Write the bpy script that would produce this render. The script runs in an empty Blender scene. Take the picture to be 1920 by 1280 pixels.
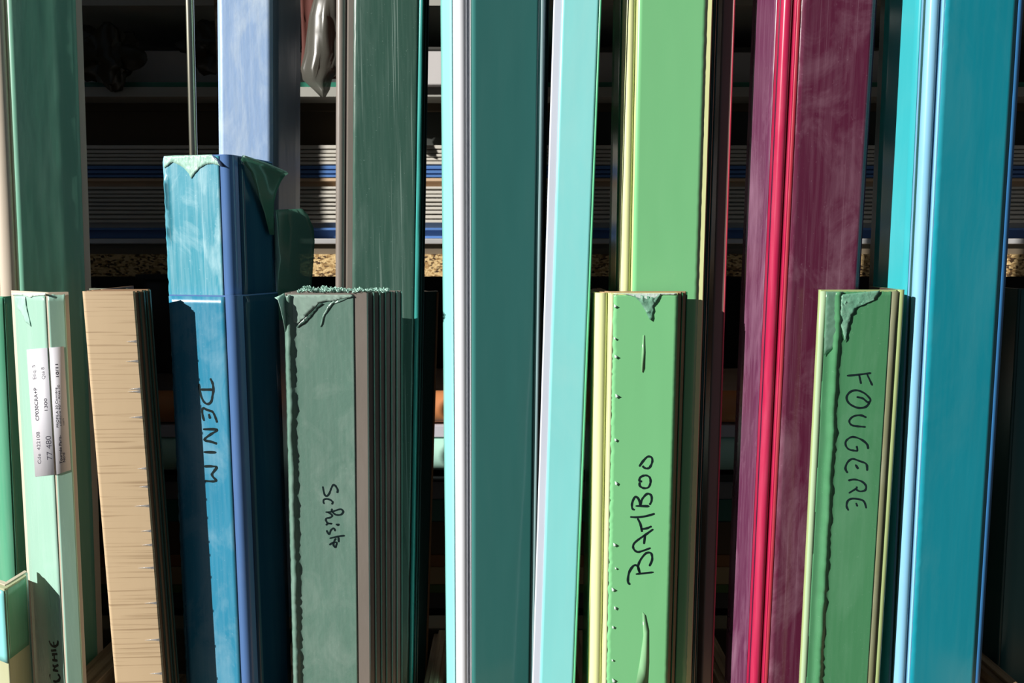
import bpy, bmesh, math, random
from mathutils import Vector, Matrix, noise
random.seed(7)
S = bpy.context.scene
COL = S.collection

# ------------------------------------------------------------------ camera, world, sun, exposure
F = 1400.0; PITCH = math.radians(7.0); CAMH = 0.26
cam_d = bpy.data.cameras.new('camera'); cam = bpy.data.objects.new('camera', cam_d); COL.objects.link(cam)
cam_d.sensor_width = 36; cam_d.lens = F/1920*36; cam_d.clip_start = 0.01
cam.location = (0, 0, CAMH); cam.rotation_euler = (math.pi/2-PITCH, 0, 0)
cam_d.dof.use_dof = True; cam_d.dof.focus_distance = 0.35; cam_d.dof.aperture_fstop = 30
S.camera = cam
W = bpy.data.worlds.new('sky'); S.world = W; W.use_nodes = True
W.node_tree.nodes['Background'].inputs[0].default_value = (0.62, 0.80, 1.0, 1)
W.node_tree.nodes['Background'].inputs[1].default_value = 0.072
sun_d = bpy.data.lights.new('sun', 'SUN'); sun_d.energy = 6.6; sun_d.angle = 0.008; sun_d.color = (1, 0.96, 0.9)
sun = bpy.data.objects.new('sun', sun_d); COL.objects.link(sun)
SUN = Vector((1.0, 0.62, -0.5)).normalized()
sun.rotation_euler = (-SUN).to_track_quat('Z', 'Y').to_euler(); sun.location = (-1.5, -1, 1.5)
vs = S.view_settings
vs.view_transform = 'Standard'; vs.look = 'None'; vs.gamma = 1; vs.use_curve_mapping = False; vs.exposure = 0

# ------------------------------------------------------------------ projection helper: a pixel at a given distance becomes a point
CAM = Vector((0, 0, CAMH))
RT = Vector((1, 0, 0)); FW = Vector((0, math.cos(PITCH), -math.sin(PITCH))); UP = Vector((0, math.sin(PITCH), math.cos(PITCH)))
def ray(px, py): return FW + RT*((px-960)/F) + UP*((640-py)/F)
def P(px, py, Y):
    d = ray(px, py); return CAM + d*(Y/d.y)

# ------------------------------------------------------------------ materials
def lin(c):
    c /= 255.0
    return c/12.92 if c <= 0.04045 else ((c+0.055)/1.055)**2.4
def rgb(r, g, b, k=1.0): return (min(.92, lin(r)/k), min(.92, lin(g)/k), min(.92, lin(b)/k), 1)
MATS = {}
def mat(name, col, rough=0.4, dust=0.0, dustcol=(0.75, 0.82, 0.82, 1), scale=60, stretch=0.35, bump=0.0, grain=None, metal=0, spec=0.5, var=0.12, fleck=0.0, scr=0.0):
    m = bpy.data.materials.new(name); m.use_nodes = True; nt = m.node_tree; N = nt.nodes; L = nt.links
    b = N['Principled BSDF']; b.inputs['Roughness'].default_value = rough; b.inputs['Metallic'].default_value = metal
    b.inputs['Specular IOR Level'].default_value = spec
    tc = N.new('ShaderNodeTexCoord'); mp = N.new('ShaderNodeMapping'); L.new(tc.outputs['Object'], mp.inputs[0])
    mp.inputs['Scale'].default_value = (1, 1, stretch)
    n0 = N.new('ShaderNodeTexNoise'); n0.inputs['Scale'].default_value = scale*0.7; n0.inputs['Detail'].default_value = 3
    L.new(mp.outputs[0], n0.inputs['Vector'])
    mx = N.new('ShaderNodeMix'); mx.data_type = 'RGBA'
    mx.inputs[6].default_value = tuple(c*(1-var) for c in col[:3])+(1,); mx.inputs[7].default_value = tuple(min(1, c*(1+var)) for c in col[:3])+(1,)
    L.new(n0.outputs['Fac'], mx.inputs[0]); cur = mx.outputs[2]
    if grain:
        mp2 = N.new('ShaderNodeMapping'); L.new(tc.outputs['Object'], mp2.inputs[0]); mp2.inputs['Scale'].default_value = grain[1]
        g = N.new('ShaderNodeTexNoise'); g.inputs['Scale'].default_value = 1; g.inputs['Detail'].default_value = 4; g.inputs['Distortion'].default_value = .35
        L.new(mp2.outputs[0], g.inputs['Vector'])
        r = N.new('ShaderNodeValToRGB'); r.color_ramp.elements[0].position = grain[2]; r.color_ramp.elements[1].position = grain[3]
        L.new(g.outputs['Fac'], r.inputs[0])
        m2 = N.new('ShaderNodeMix'); m2.data_type = 'RGBA'; L.new(r.outputs[0], m2.inputs[0]); m2.inputs[6].default_value = grain[0]; L.new(cur, m2.inputs[7]); cur = m2.outputs[2]
    if dust > 0:
        n1 = N.new('ShaderNodeTexNoise'); n1.inputs['Scale'].default_value = scale; n1.inputs['Detail'].default_value = 6; n1.inputs['Roughness'].default_value = .62; n1.inputs['Distortion'].default_value = .8
        L.new(mp.outputs[0], n1.inputs['Vector'])
        r1 = N.new('ShaderNodeValToRGB'); r1.color_ramp.elements[0].position = .47; r1.color_ramp.elements[1].position = .72
        L.new(n1.outputs['Fac'], r1.inputs[0])
        mp3 = N.new('ShaderNodeMapping'); L.new(tc.outputs['Object'], mp3.inputs[0]); mp3.inputs['Scale'].default_value = (9, 9, .5)
        n2 = N.new('ShaderNodeTexNoise'); n2.inputs['Scale'].default_value = scale*1.6; n2.inputs['Detail'].default_value = 4; L.new(mp3.outputs[0], n2.inputs['Vector'])
        r2 = N.new('ShaderNodeValToRGB'); r2.color_ramp.elements[0].position = .42; r2.color_ramp.elements[1].position = .75
        L.new(n2.outputs['Fac'], r2.inputs[0])
        ad = N.new('ShaderNodeMath'); ad.operation = 'MULTIPLY_ADD'; L.new(r2.outputs[0], ad.inputs[0]); ad.inputs[1].default_value = .35; L.new(r1.outputs[0], ad.inputs[2])
        ml = N.new('ShaderNodeMath'); ml.operation = 'MULTIPLY'; ml.use_clamp = True; L.new(ad.outputs[0], ml.inputs[0]); ml.inputs[1].default_value = dust
        fac = ml.outputs[0]
        if fleck > 0:
            vo = N.new('ShaderNodeTexNoise'); vo.inputs['Scale'].default_value = scale*22; vo.inputs['Detail'].default_value = 2; L.new(tc.outputs['Object'], vo.inputs['Vector'])
            r3 = N.new('ShaderNodeValToRGB'); r3.color_ramp.elements[0].position = .68; r3.color_ramp.elements[1].position = .78
            L.new(vo.outputs['Fac'], r3.inputs[0])
            a3 = N.new('ShaderNodeMath'); a3.operation = 'MULTIPLY_ADD'; a3.use_clamp = True; L.new(r3.outputs[0], a3.inputs[0]); a3.inputs[1].default_value = fleck; L.new(fac, a3.inputs[2]); fac = a3.outputs[0]
        if scr > 0:
            mp4 = N.new('ShaderNodeMapping'); L.new(tc.outputs['Object'], mp4.inputs[0]); mp4.inputs['Scale'].default_value = (1100, 1100, 7)
            n4 = N.new('ShaderNodeTexNoise'); n4.inputs['Scale'].default_value = 1; n4.inputs['Detail'].default_value = 1; L.new(mp4.outputs[0], n4.inputs['Vector'])
            r4 = N.new('ShaderNodeValToRGB'); r4.color_ramp.elements[0].position = .66; r4.color_ramp.elements[1].position = .74; L.new(n4.outputs['Fac'], r4.inputs[0])
            a4 = N.new('ShaderNodeMath'); a4.operation = 'MULTIPLY_ADD'; a4.use_clamp = True; L.new(r4.outputs[0], a4.inputs[0]); a4.inputs[1].default_value = scr; L.new(fac, a4.inputs[2]); fac = a4.outputs[0]
        m3 = N.new('ShaderNodeMix'); m3.data_type = 'RGBA'; L.new(fac, m3.inputs[0]); L.new(cur, m3.inputs[6]); m3.inputs[7].default_value = dustcol; cur = m3.outputs[2]
        mr = N.new('ShaderNodeMath'); mr.operation = 'MULTIPLY_ADD'; L.new(fac, mr.inputs[0]); mr.inputs[1].default_value = .35; mr.inputs[2].default_value = rough; mr.use_clamp = True
        L.new(mr.outputs[0], b.inputs['Roughness'])
    L.new(cur, b.inputs['Base Color'])
    if bump > 0:
        nb = N.new('ShaderNodeTexNoise'); nb.inputs['Scale'].default_value = scale*5; nb.inputs['Detail'].default_value = 5
        L.new(mp.outputs[0], nb.inputs['Vector'])
        bp = N.new('ShaderNodeBump'); bp.inputs['Strength'].default_value = bump; bp.inputs['Distance'].default_value = .0006
        L.new(nb.outputs['Fac'], bp.inputs['Height']); L.new(bp.outputs[0], b.inputs['Normal'])
    MATS[name] = m; return m
def sheer(name, col, opacity=.6):
    m = bpy.data.materials.new(name); m.use_nodes = True; nt = m.node_tree; N = nt.nodes; L = nt.links
    N.remove(N['Principled BSDF']); out = N['Material Output']
    tr = N.new('ShaderNodeBsdfTransparent'); tr.inputs[0].default_value = tuple(.35+.65*c for c in col[:3])+(1,)
    df = N.new('ShaderNodeBsdfDiffuse'); df.inputs[0].default_value = col
    tl = N.new('ShaderNodeBsdfTranslucent'); tl.inputs[0].default_value = col
    gl = N.new('ShaderNodeBsdfGlossy'); gl.inputs['Roughness'].default_value = .22
    a = N.new('ShaderNodeMixShader'); a.inputs[0].default_value = .45; L.new(df.outputs[0], a.inputs[1]); L.new(tl.outputs[0], a.inputs[2])
    b = N.new('ShaderNodeMixShader'); b.inputs[0].default_value = .06; L.new(a.outputs[0], b.inputs[1]); L.new(gl.outputs[0], b.inputs[2])
    nz = N.new('ShaderNodeTexNoise'); nz.inputs['Scale'].default_value = 90
    mr = N.new('ShaderNodeMapRange'); mr.inputs[3].default_value = opacity-.12; mr.inputs[4].default_value = opacity+.12; L.new(nz.outputs['Fac'], mr.inputs[0])
    c = N.new('ShaderNodeMixShader'); L.new(mr.outputs[0], c.inputs[0]); L.new(tr.outputs[0], c.inputs[1]); L.new(b.outputs[0], c.inputs[2])
    L.new(c.outputs[0], out.inputs[0]); MATS[name] = m; return m

# film colours
PALE = (.62, .72, .72, 1)
liner = mat('brown adhesive liner', (.07, .045, .035, 1), .5)
mint_pale = mat('pale mint film', (.36, .61, .50, 1), .26, .16, (.7, .85, .8, 1), 35, .2, .12)
mint = mat('mint film', (.20, .52, .37, 1), .28, .16, (.75, .85, .8, 1), 35, .2, .12)
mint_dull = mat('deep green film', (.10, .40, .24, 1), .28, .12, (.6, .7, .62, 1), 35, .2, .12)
chalk = mat('chalk plastic', (.72, .62, .5, 1), .42, 0, bump=.05)
oak = mat('oak print', (.60, .45, .28, 1), .42, .0, scale=40, grain=((.40, .28, .165, 1), (14, 14, 850), .34, .46), bump=.06, var=.05)
oak_back = mat('oak back', (.36, .22, .12, 1), .4, .15, (.35, .25, .18, 1), 80, .2, .1)
green_edge = mat('dark green film edge', (.05, .075, .05, 1), .35)
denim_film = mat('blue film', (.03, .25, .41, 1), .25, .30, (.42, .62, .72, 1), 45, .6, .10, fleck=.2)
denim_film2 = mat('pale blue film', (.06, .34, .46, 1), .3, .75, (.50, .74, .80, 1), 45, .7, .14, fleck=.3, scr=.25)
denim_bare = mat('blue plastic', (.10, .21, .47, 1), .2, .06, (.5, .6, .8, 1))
denim_shade = mat('shaded blue film', (.010, .06, .12, 1), .16, .10, (.1, .25, .35, 1), 50, .1)  # shade of the right-facing wings put into the film colour
sky_blue = mat('dusty light blue film', (.30, .45, .72, 1), .38, .55, (.62, .72, .80, 1), 45, .5, .25, fleck=.2, scr=.2)
schist_film = mat('grey green film', (.14, .255, .205, 1), .26, .40, (.32, .42, .37, 1), 55, .7, .22, fleck=.35)
schist_tall = mat('dark green film', (.05, .115, .088, 1), .22, .36, (.24, .33, .29, 1), 55, .12, .16, fleck=.35, scr=.7)
schist_bare = mat('grey plastic', (.22, .19, .165, 1), .38, .12, (.35, .32, .3, 1), 80, .3, .1)
teal_glow = mat('teal film edge glow', (.05, .33, .30, 1), .2)  # glow of the film edge put into its colour
teal_film = mat('teal film', (.05, .22, .205, 1), .14, .07, (.25, .42, .4, 1), 25, .1, .03)
teal_lit = mat('sunlit teal film', (.30, .80, .76, 1), .22, .05)  # teal film on the sunlit wing, the light put into its colour
white_bead = mat('white plastic', (.82, .84, .90, 1), .22)
turq = mat('turquoise film', (.27, .76, .76, 1), .3, .3, (.45, .80, .78, 1), 22, .5, .08, var=.1)
lilac = mat('pale lilac plastic', (.66, .72, .84, 1), .4, .05)
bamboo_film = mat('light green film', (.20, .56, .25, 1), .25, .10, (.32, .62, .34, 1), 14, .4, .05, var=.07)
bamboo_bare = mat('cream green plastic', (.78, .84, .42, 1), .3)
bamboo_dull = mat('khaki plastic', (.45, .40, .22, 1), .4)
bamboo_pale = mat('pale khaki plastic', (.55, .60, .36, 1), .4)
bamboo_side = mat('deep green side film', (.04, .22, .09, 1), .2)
brown_pl = mat('dark brown plastic', (.16, .115, .10, 1), .35, .1, (.3, .25, .25, 1))
ruby = mat('ruby plastic', (.44, .016, .07, 1), .24, .16, (.8, .3, .4, 1), 70, .1, .06)
ruby_dull = mat('dark red plastic', (.42, .03, .055, 1), .35, .2, (.55, .2, .22, 1), 80, .2)
plum_film = mat('plum film', (.11, .017, .046, 1), .2, .55, (.34, .19, .25, 1), 38, .6, .16, fleck=.25, scr=.2)
plum_side = mat('mauve film', (.12, .03, .075, 1), .25, .35, (.5, .3, .42, 1), 45, .3, .1)
fern_film = mat('fern film', (.065, .235, .105, 1), .25, .22, (.22, .42, .28, 1), 40, .3, .10, fleck=.2)
fern_pale = sheer('pale fern film', (.35, .62, .48, 1), .55)
fern_bare = mat('pale fern plastic', (.42, .58, .36, 1), .4)
fern_dull = mat('khaki fern plastic', (.20, .21, .115, 1), .4, .1)
fern_bead = mat('olive fern plastic', (.36, .46, .20, 1), .3)
ocean_film = mat('ocean film', (.008, .28, .37, 1), .22, .20, (.12, .40, .45, 1), 30, .4, .08)
ocean_lit = mat('sunlit ocean film', (.04, .40, .46, 1), .15, .08, (.2, .6, .65, 1))  # ocean film on the sunny wing, brightness of the light coloured in
ocean_bead = mat('light blue plastic', (.22, .50, .72, 1), .28, .06)
ocean_end = mat('mid blue plastic', (.04, .18, .42, 1), .25)
dark_pl = mat('dark film back', (.02, .075, .07, 1), .25, .1, (.1, .16, .15, 1), 60, .1)
ink = mat('marker ink', (.008, .018, .02, 1), .5, var=.4, spec=.15)
ink_print = mat('printed ink', (.015, .015, .03, 1), .5)
paper = mat('label paper', (.62, .62, .68, 1), .6, bump=.12)
torn = mat('torn mint film', (.38, .66, .55, 1), .35, .25, bump=.6, scale=120)
torn_dark = mat('crumpled green film', (.13, .33, .22, 1), .3, .35, (.35, .5, .4, 1), 90, 1, .6)
torn_white = mat('white film shred', (.6, .72, .66, 1), .4, bump=.4, scale=150)
flap_mat = sheer('sheer green film', (.13, .32, .24, 1), .72)
glint_mat = sheer('film glint', (.8, .82, .85, 1), .5)  # pale colour for glints of light on wrinkled film
brass = mat('brass rod', (.62, .60, .48, 1), .28, metal=1)
wood = mat('rough wood', (.36, .26, .15, 1), .6, .2, (.42, .36, .25, 1), 60, 1, .4, grain=((.16, .10, .05, 1), (400, 14, 400), .35, .6))
wood_red = mat('red stained wood', (.34, .13, .05, 1), .6, 0, scale=60, grain=((.15, .05, .02, 1), (200, 10, 200), .35, .6), bump=.3)

# ------------------------------------------------------------------ object helpers
def tag(o, label=None, cat=None, group=None, kind=None):
    if label: o['label'] = label
    if cat: o['category'] = cat
    if group: o['group'] = group
    if kind: o['kind'] = kind
    return o
def thing(name, label, cat, loc, group=None):
    o = bpy.data.objects.new(name, None); COL.objects.link(o); o.location = loc; o.empty_display_size = .01
    return tag(o, label, cat, group)
def mesh(name, verts, faces, m, parent=None, origin=None, smooth=30, solid=0, label=None):
    if parent is not None:
        org = Vector(parent['_o'])
    else:
        org = Vector(origin) if origin is not None else Vector((0, 0, 0))
    me = bpy.data.meshes.new(name); me.from_pydata([tuple(Vector(v)-org) for v in verts], [], faces); me.validate()
    bm = bmesh.new(); bm.from_mesh(me)
    if solid == 0: bmesh.ops.recalc_face_normals(bm, faces=bm.faces)
    bm.to_mesh(me); bm.free()
    if smooth:
        for p in me.polygons: p.use_smooth = True
        me.set_sharp_from_angle(angle=math.radians(smooth))
    me.materials.append(m)
    o = bpy.data.objects.new(name, me); COL.objects.link(o)
    if parent is not None:
        o.parent = parent; o['_o'] = parent['_o']
    else: o.location = org; o['_o'] = tuple(org)
    if solid:
        md = o.modifiers.new('thickness', 'SOLIDIFY'); md.thickness = abs(solid); md.offset = 0
    if label: o['label'] = label
    return o
def mkthing(name, label, cat, loc, group=None):
    o = thing(name, label, cat, loc, group); o['_o'] = tuple(loc); return o
def box_vf(x0, x1, y0, y1, z0, z1, bev=0):
    if bev <= 0:
        v = [(x, y, z) for x in (x0, x1) for y in (y0, y1) for z in (z0, z1)]
        return v, [(0, 1, 3, 2), (4, 6, 7, 5), (0, 4, 5, 1), (2, 3, 7, 6), (0, 2, 6, 4), (1, 5, 7, 3)]
    bm = bmesh.new(); bmesh.ops.create_cube(bm, size=1)
    for q in bm.verts: q.co = Vector(((x0+x1)/2+q.co.x*(x1-x0), (y0+y1)/2+q.co.y*(y1-y0), (z0+z1)/2+q.co.z*(z1-z0)))
    bmesh.ops.bevel(bm, geom=list(bm.edges), offset=bev, segments=2, affect='EDGES', profile=.5)
    bm.verts.index_update(); v = [tuple(q.co) for q in bm.verts]; f = [tuple(q.index for q in fc.verts) for fc in bm.faces]; bm.free(); return v, f

# ------------------------------------------------------------------ a standing angle profile (corner C, face wing to U, side wing to V)
class Bar:
    def __init__(s, row, C, U, V, e1, e2, t=.0016, r=.002, bead=False, ztop=None, topy=None, zbot=0.0, b=0.0):
        Y = C[1]; p1 = P(e1[0], e1[1], Y); y2 = Y
        for _ in range(4):
            p2 = P(e2[0], e2[1], y2); y2 = Y + b*(p2.z-p1.z)
        s.A = Vector(((p2.x-p1.x)/(p2.z-p1.z), b, 1)); s.b = b; s.t = t; s.r = r; s.bead = bead
        c = P(C[0], row, Y); s.z0 = c.z; s.C = c.copy()
        s.row = row
        def w(q):
            if q[0] == 'w': return Vector((c.x+q[1], c.y+q[2], s.z0))
            p = P(q[0], row, q[1]); d = p.z-s.z0
            return Vector((p.x-s.A.x*d, p.y-b*d, s.z0))
        s.U = w(U); s.u = (s.U-s.C); s.Lu = s.u.length; s.u.normalize()
        if V[0] == 'perp':                                             # square to the face, going back
            pv = Vector((-s.u.y, s.u.x, 0));  pv = pv if pv.y > 0 else -pv
            s.V = s.C+pv*V[1]
        else: s.V = w(V)
        s.v = (s.V-s.C); s.Lv = s.v.length; s.v.normalize()
        nu = Vector((-s.u.y, s.u.x, 0)); s.nu = nu if nu.dot(s.v) < 0 else -nu
        nv = Vector((-s.v.y, s.v.x, 0)); s.nv = nv if nv.dot(s.u) < 0 else -nv
        if topy is not None: ztop = P(C[0], topy, Y).z
        s.zt = ztop; s.zb = zbot
    def at(s, a, b, z): return s.C+s.u*a+s.v*b+s.A*(z-s.z0)
    def pt(s, wing, a, z, off=0):
        w, n = (s.u, s.nu) if wing == 'u' else (s.v, s.nv)
        return s.C+w*a+n*off+s.A*(z-s.z0)
    def hit(s, wing, px, py):                                           # where the sight line meets the wing
        w = s.u if wing == 'u' else s.v
        d = ray(px, py); M = Matrix((w, s.A, -d)).transposed()
        a, q, t = M.inverted() @ (CAM-s.C); return a, q+s.z0
    def section(s):
        Lu, Lv, t, r = s.Lu, s.Lv, s.t, s.r
        if s.bead:
            g = .0007
            arc = [(r+r*math.cos(math.radians(k)), r+r*math.sin(math.radians(k))) for k in range(-20, -251, -15)]
            return [(Lu, t*.4), (Lu-.0004, 0), (2*r+1.3*g, 0), (2*r+g, .45*t), (2*r+.1*g, .5*t)]+arc+[(.5*t, 2*r+.1*g), (.45*t, 2*r+g), (0, 2*r+1.3*g), (0, Lv), (t, Lv), (t, 2.7*r), (1.8*r, 1.8*r), (2.7*r, t), (Lu, t)]
        arc = [(r-r*math.sin(math.radians(k)), r-r*math.cos(math.radians(k))) for k in range(0, 91, 15)]
        return [(Lu, t*.5), (Lu-.0005, 0)]+arc+[(0, Lv-.0005), (t*.5, Lv), (t, Lv), (t, t), (Lu, t)]
    def shifted(s, du, dv, dLu=0, dz=0):
        import copy
        q = copy.copy(s); q.C = s.C+s.u*du+s.v*dv; q.Lu = s.Lu+dLu; q.zt = s.zt+dz; q.r = max(.0006, s.r*.8); return q
    def root(s, label, cat='profile', name='corner_profile', group=None):
        o = s.at(0, 0, s.zb); s.obj = mkthing(name, label, cat, o, group); return s.obj
    def body(s, m, name='profile_body', label=None):
        sec = s.section(); n = len(sec)
        zs = [s.zb, s.zt]
        v = [s.at(a, b, z) for z in zs for (a, b) in sec]
        f = [(i, (i+1) % n, n+(i+1) % n, n+i) for i in range(n)]+[tuple(range(n-1, -1, -1)), tuple(range(n, 2*n))]
        o = mesh(name, v, f, m, s.obj, smooth=25, label=label)
        o.data.materials.append(liner)                                  # adhesive liner on the inner sides
        c = [s.at(a, b, 0) for a, b in sec]
        k = n-4 if not s.bead else n-5
        inner = set(range(k, n))
        for p in o.data.polygons:
            q = {i % n for i in p.vertices}
            if len(q) == 2 and all(j in inner for j in q): p.material_index = 1
        return o
    def strip(s, name, m, wing, p0, p1, off=.0002, z0=None, z1=None, h=None, jag0=0, jag1=0, jt=0, row=None, n=10, step=.0035, label=None, parent=None, am=False, seed=0, solid=.00012):
        """a film or bare band on one wing between two pixel columns (or metres if am)"""
        row = row or s.row
        a0 = p0 if am else s.hit(wing, p0, row)[0]; a1 = p1 if am else s.hit(wing, p1, row)[0]
        z0 = s.zb+.001 if z0 is None else z0; z1 = s.zt-.0006 if z1 is None else z1
        zs = []; z = z0; lim = min(z1, .47)
        k = max(2, int((lim-z0)/step)); zs = [z0+(lim-z0)*i/k for i in range(k+1)]
        if z1 > lim+.01: zs += [lim+(z1-lim)*i/4 for i in range(1, 5)]
        v = []
        for i, z in enumerate(zs):
            q0 = a0+jag0*(noise.noise((z*300, seed, 0))*.6+noise.noise((z*1100, seed, 3))*.4); q1 = a1+jag1*(noise.noise((z*300, 5+seed, 0))*.6+noise.noise((z*1100, 9+seed, 3))*.4)
            for j in range(n+1):
                a = q0+(q1-q0)*j/n; zz = z
                if i == len(zs)-1 and jt: zz = z+jt*noise.noise((a*900, seed, 7))-jt*.5
                o = off+.00004*noise.noise((a*150, z*40, seed))
                if h: o += h(a, z)
                v.append(s.pt(wing, a, zz, o))
        f = [(i*(n+1)+j, i*(n+1)+j+1, (i+1)*(n+1)+j+1, (i+1)*(n+1)+j) for i in range(len(zs)-1) for j in range(n)]
        return mesh(name, v, f, m, parent or s.obj, smooth=60, solid=solid, label=label)
    def patch(s, name, m, wing, poly, off=.0006, parent=None, crumple=0, label=None, lift=None, seed=1):
        """a flat shred or sticker with the outline poly (pixels) lying on a wing"""
        pts = [s.hit(wing, x, y) for x, y in poly]
        bm = bmesh.new(); vs_ = [bm.verts.new((a, z, 0)) for a, z in pts]; fc = bm.faces.new(vs_)
        if crumple:
            bmesh.ops.triangulate(bm, faces=bm.faces)
            for _ in range(3): bmesh.ops.subdivide_edges(bm, edges=[e for e in bm.edges if e.calc_length() > .0018], cuts=1, use_grid_fill=False); bmesh.ops.triangulate(bm, faces=bm.faces)
        bm.verts.index_update()
        v = []
        for q in bm.verts:
            a, z = q.co.x, q.co.y; o = off
            if crumple: o += crumple*abs(noise.noise((a*500, z*350, seed)))
            if lift: o += lift(a, z)
            v.append(s.pt(wing, a, z, o))
        f = [tuple(q.index for q in fc.verts) for fc in bm.faces]; bm.free()
        return mesh(name, v, f, m, parent or s.obj, smooth=40, solid=.00012, label=label)
    def write(s, strokes, org, sc, m, wing='u', width=3.4, off=.00033, parent=None, name='handwriting', label=None):
        V_, F_ = [], []
        for st in strokes:
            p = [Vector((org[0]+x/sc, org[1]+y/sc)) for x, y in st]
            q = []                                                      # Catmull-Rom through the points
            for i in range(len(p)-1):
                a, b, c, d = p[max(0, i-1)], p[i], p[i+1], p[min(len(p)-1, i+2)]
                for k in range(6):
                    t = k/6; q.append(.5*((2*b)+(c-a)*t+(2*a-5*b+4*c-d)*t*t+(3*b-a-3*c+d)*t**3))
            q.append(p[-1])
            w3 = [s.hit(wing, x.x, x.y) for x in q]
            mm = .6*width*s.C.y/F
            base = len(V_); cnt = len(w3)
            for i, (a, z) in enumerate(w3):
                a2, z2 = w3[min(i+1, cnt-1)]; a1, z1 = w3[max(i-1, 0)]
                d = Vector((a2-a1, z2-z1)); d = d.normalized() if d.length > 0 else Vector((1, 0)); nn = Vector((-d.y, d.x))*mm*(.85+.3*noise.noise((i*.35, a*99, z*77)))
                if i in (0, cnt-1): nn *= .55
                V_.append(s.pt(wing, a+nn.x, z+nn.y, off)); V_.append(s.pt(wing, a-nn.x, z-nn.y, off))
            for i in range(cnt-1): F_.append((base+2*i, base+2*i+1, base+2*i+3, base+2*i+2))
        return mesh(name, V_, F_, m, parent or s.obj, smooth=0, solid=.00006, label=label)
    def text(s, txt, p0, p1, hpx, wing='v', bold=False, off=.0009, parent=None):
        a0, z0 = s.hit(wing, *p0); a1, z1 = s.hit(wing, *p1)
        A = s.pt(wing, a0, z0, off); B = s.pt(wing, a1, z1, off); X = (B-A); Ln = X.length; X.normalize()
        n = s.nu if wing == 'u' else s.nv; Yv = n.cross(X).normalized()
        cu = bpy.data.curves.new('t', 'FONT'); cu.body = txt; cu.offset = .018 if bold else 0.0
        ob = bpy.data.objects.new('t', cu); COL.objects.link(ob); dg = bpy.context.evaluated_depsgraph_get()
        me = bpy.data.meshes.new_from_object(ob.evaluated_get(dg)); bpy.data.objects.remove(ob)
        xs = [q.co.x for q in me.vertices]; x0, x1 = min(xs), max(xs); cap = .69
        bd = Vector((p1[0]-p0[0], p1[1]-p0[1])).normalized(); ax, zx = s.hit(wing, p0[0]+bd.y*hpx, p0[1]-bd.x*hpx); hw = (s.pt(wing, ax, zx, off)-A).length; Yv = (s.pt(wing, ax, zx, off)-A).normalized()
        v = [A+X*((q.co.x-x0)/(x1-x0)*Ln)+Yv*(q.co.y/cap*hw) for q in me.vertices]
        f = [tuple(p.vertices) for p in me.polygons]; bpy.data.meshes.remove(me)
        return mesh('printed_text', v, f, ink_print, parent or s.obj, smooth=0)
def ridge(a_c, w, hgt, seed=0, rough=.6, z0=0, z1=1):
    def f(a, z):
        if z < z0 or z > z1: return 0
        c = a_c+.0008*noise.noise((z*60, seed, 1)); k = (a-c)/w
        return hgt*math.exp(-k*k)*(1+rough*noise.noise((z*220, seed, 2))+rough*.7*noise.noise((z*480, seed, 4)))
    return f
TALL = 1.28
# ------------------------------------------------------------------ the setting
def struct(name, v, f, m):
    o = mesh(name, v, f, m, smooth=0); o['kind'] = 'structure'; return o
concrete = mat('dark concrete', (.05, .045, .04, 1), .8, .3, (.12, .11, .1, 1), 10, 1, .4)
wall_m = mat('dark wall paint', (.035, .04, .04, 1), .8, .2, (.06, .07, .07, 1), 6, 1, .2)
struct('floor', *box_vf(-2.2, 1.6, -.6, 1.5, -.13, -.10), concrete)
struct('wall_back', *box_vf(-2.2, 1.6, 1.1, 1.15, -.1, 2.2), wall_m)
struct('wall_right', *box_vf(1.0, 1.05, .1, 1.1, -.1, 2.2), wall_m)
struct('ceiling', *box_vf(-2.2, 1.6, .25, 1.15, 2.2, 2.25), wall_m)
struct('wall_left', *box_vf(-2.2, -2.15, .34, 1.1, -.1, 2.2), wall_m)

YB = .62
def zrow(py, Y=YB, px=815): return P(px, py, Y).z
# sheets added off-frame on the left to keep the sun off the shelves
ply = mat('blocker plywood', (.35, .24, .13, 1), .6, 0, scale=30, grain=((.22, .14, .07, 1), (6, 6, 60), .3, .6), bump=.2)
for (xa, xb, lab) in ((-.398, -.272, 'plywood sheet added out of view to block sun, left of the coloured profiles'), (-1.5, -.575, 'wide plywood sheet added out of view to block sun, furthest left of the rack')):
    o = mesh('blocker_sheet', *box_vf(xa, xb, .372, .390, -.1, 1.25, .001), ply, origin=(xa, .372, 0), smooth=0); tag(o, lab, 'blocker plywood')

# ------------------------------------------------------------------ shelves behind
def chip_mat():
    m = mat('chipboard', (.42, .28, .12, 1), .8, 0, scale=300, bump=.8)
    nt = m.node_tree; N = nt.nodes; L = nt.links; b = N['Principled BSDF']
    tc = N.new('ShaderNodeTexCoord'); mp = N.new('ShaderNodeMapping'); mp.inputs['Scale'].default_value = (1, 1, 1.9); L.new(tc.outputs['Object'], mp.inputs[0])
    v = N.new('ShaderNodeTexVoronoi'); v.inputs['Scale'].default_value = 420; L.new(mp.outputs[0], v.inputs['Vector'])
    r = N.new('ShaderNodeValToRGB'); e = r.color_ramp.elements; e[0].color = (.06, .028, .01, 1); e[1].color = (.80, .58, .28, 1); e[0].position = .1; e[1].position = .75
    x = r.color_ramp.elements.new(.35); x.color = (.42, .25, .09, 1)
    sp = N.new('ShaderNodeSeparateColor'); L.new(v.outputs['Color'], sp.inputs[0]); L.new(sp.outputs[0], r.inputs[0]); L.new(r.outputs[0], b.inputs['Base Color']); return m
chip = chip_mat()
sh = mkthing('storage_shelf', 'storage shelf with a raw chipboard edge behind the profiles', 'shelf', (0, .8, 0))
mesh('shelf_board', *box_vf(-1.3, .95, YB, 1.05, zrow(518), zrow(476.5)), chip, sh, smooth=0, label='raw chipboard shelf')
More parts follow.
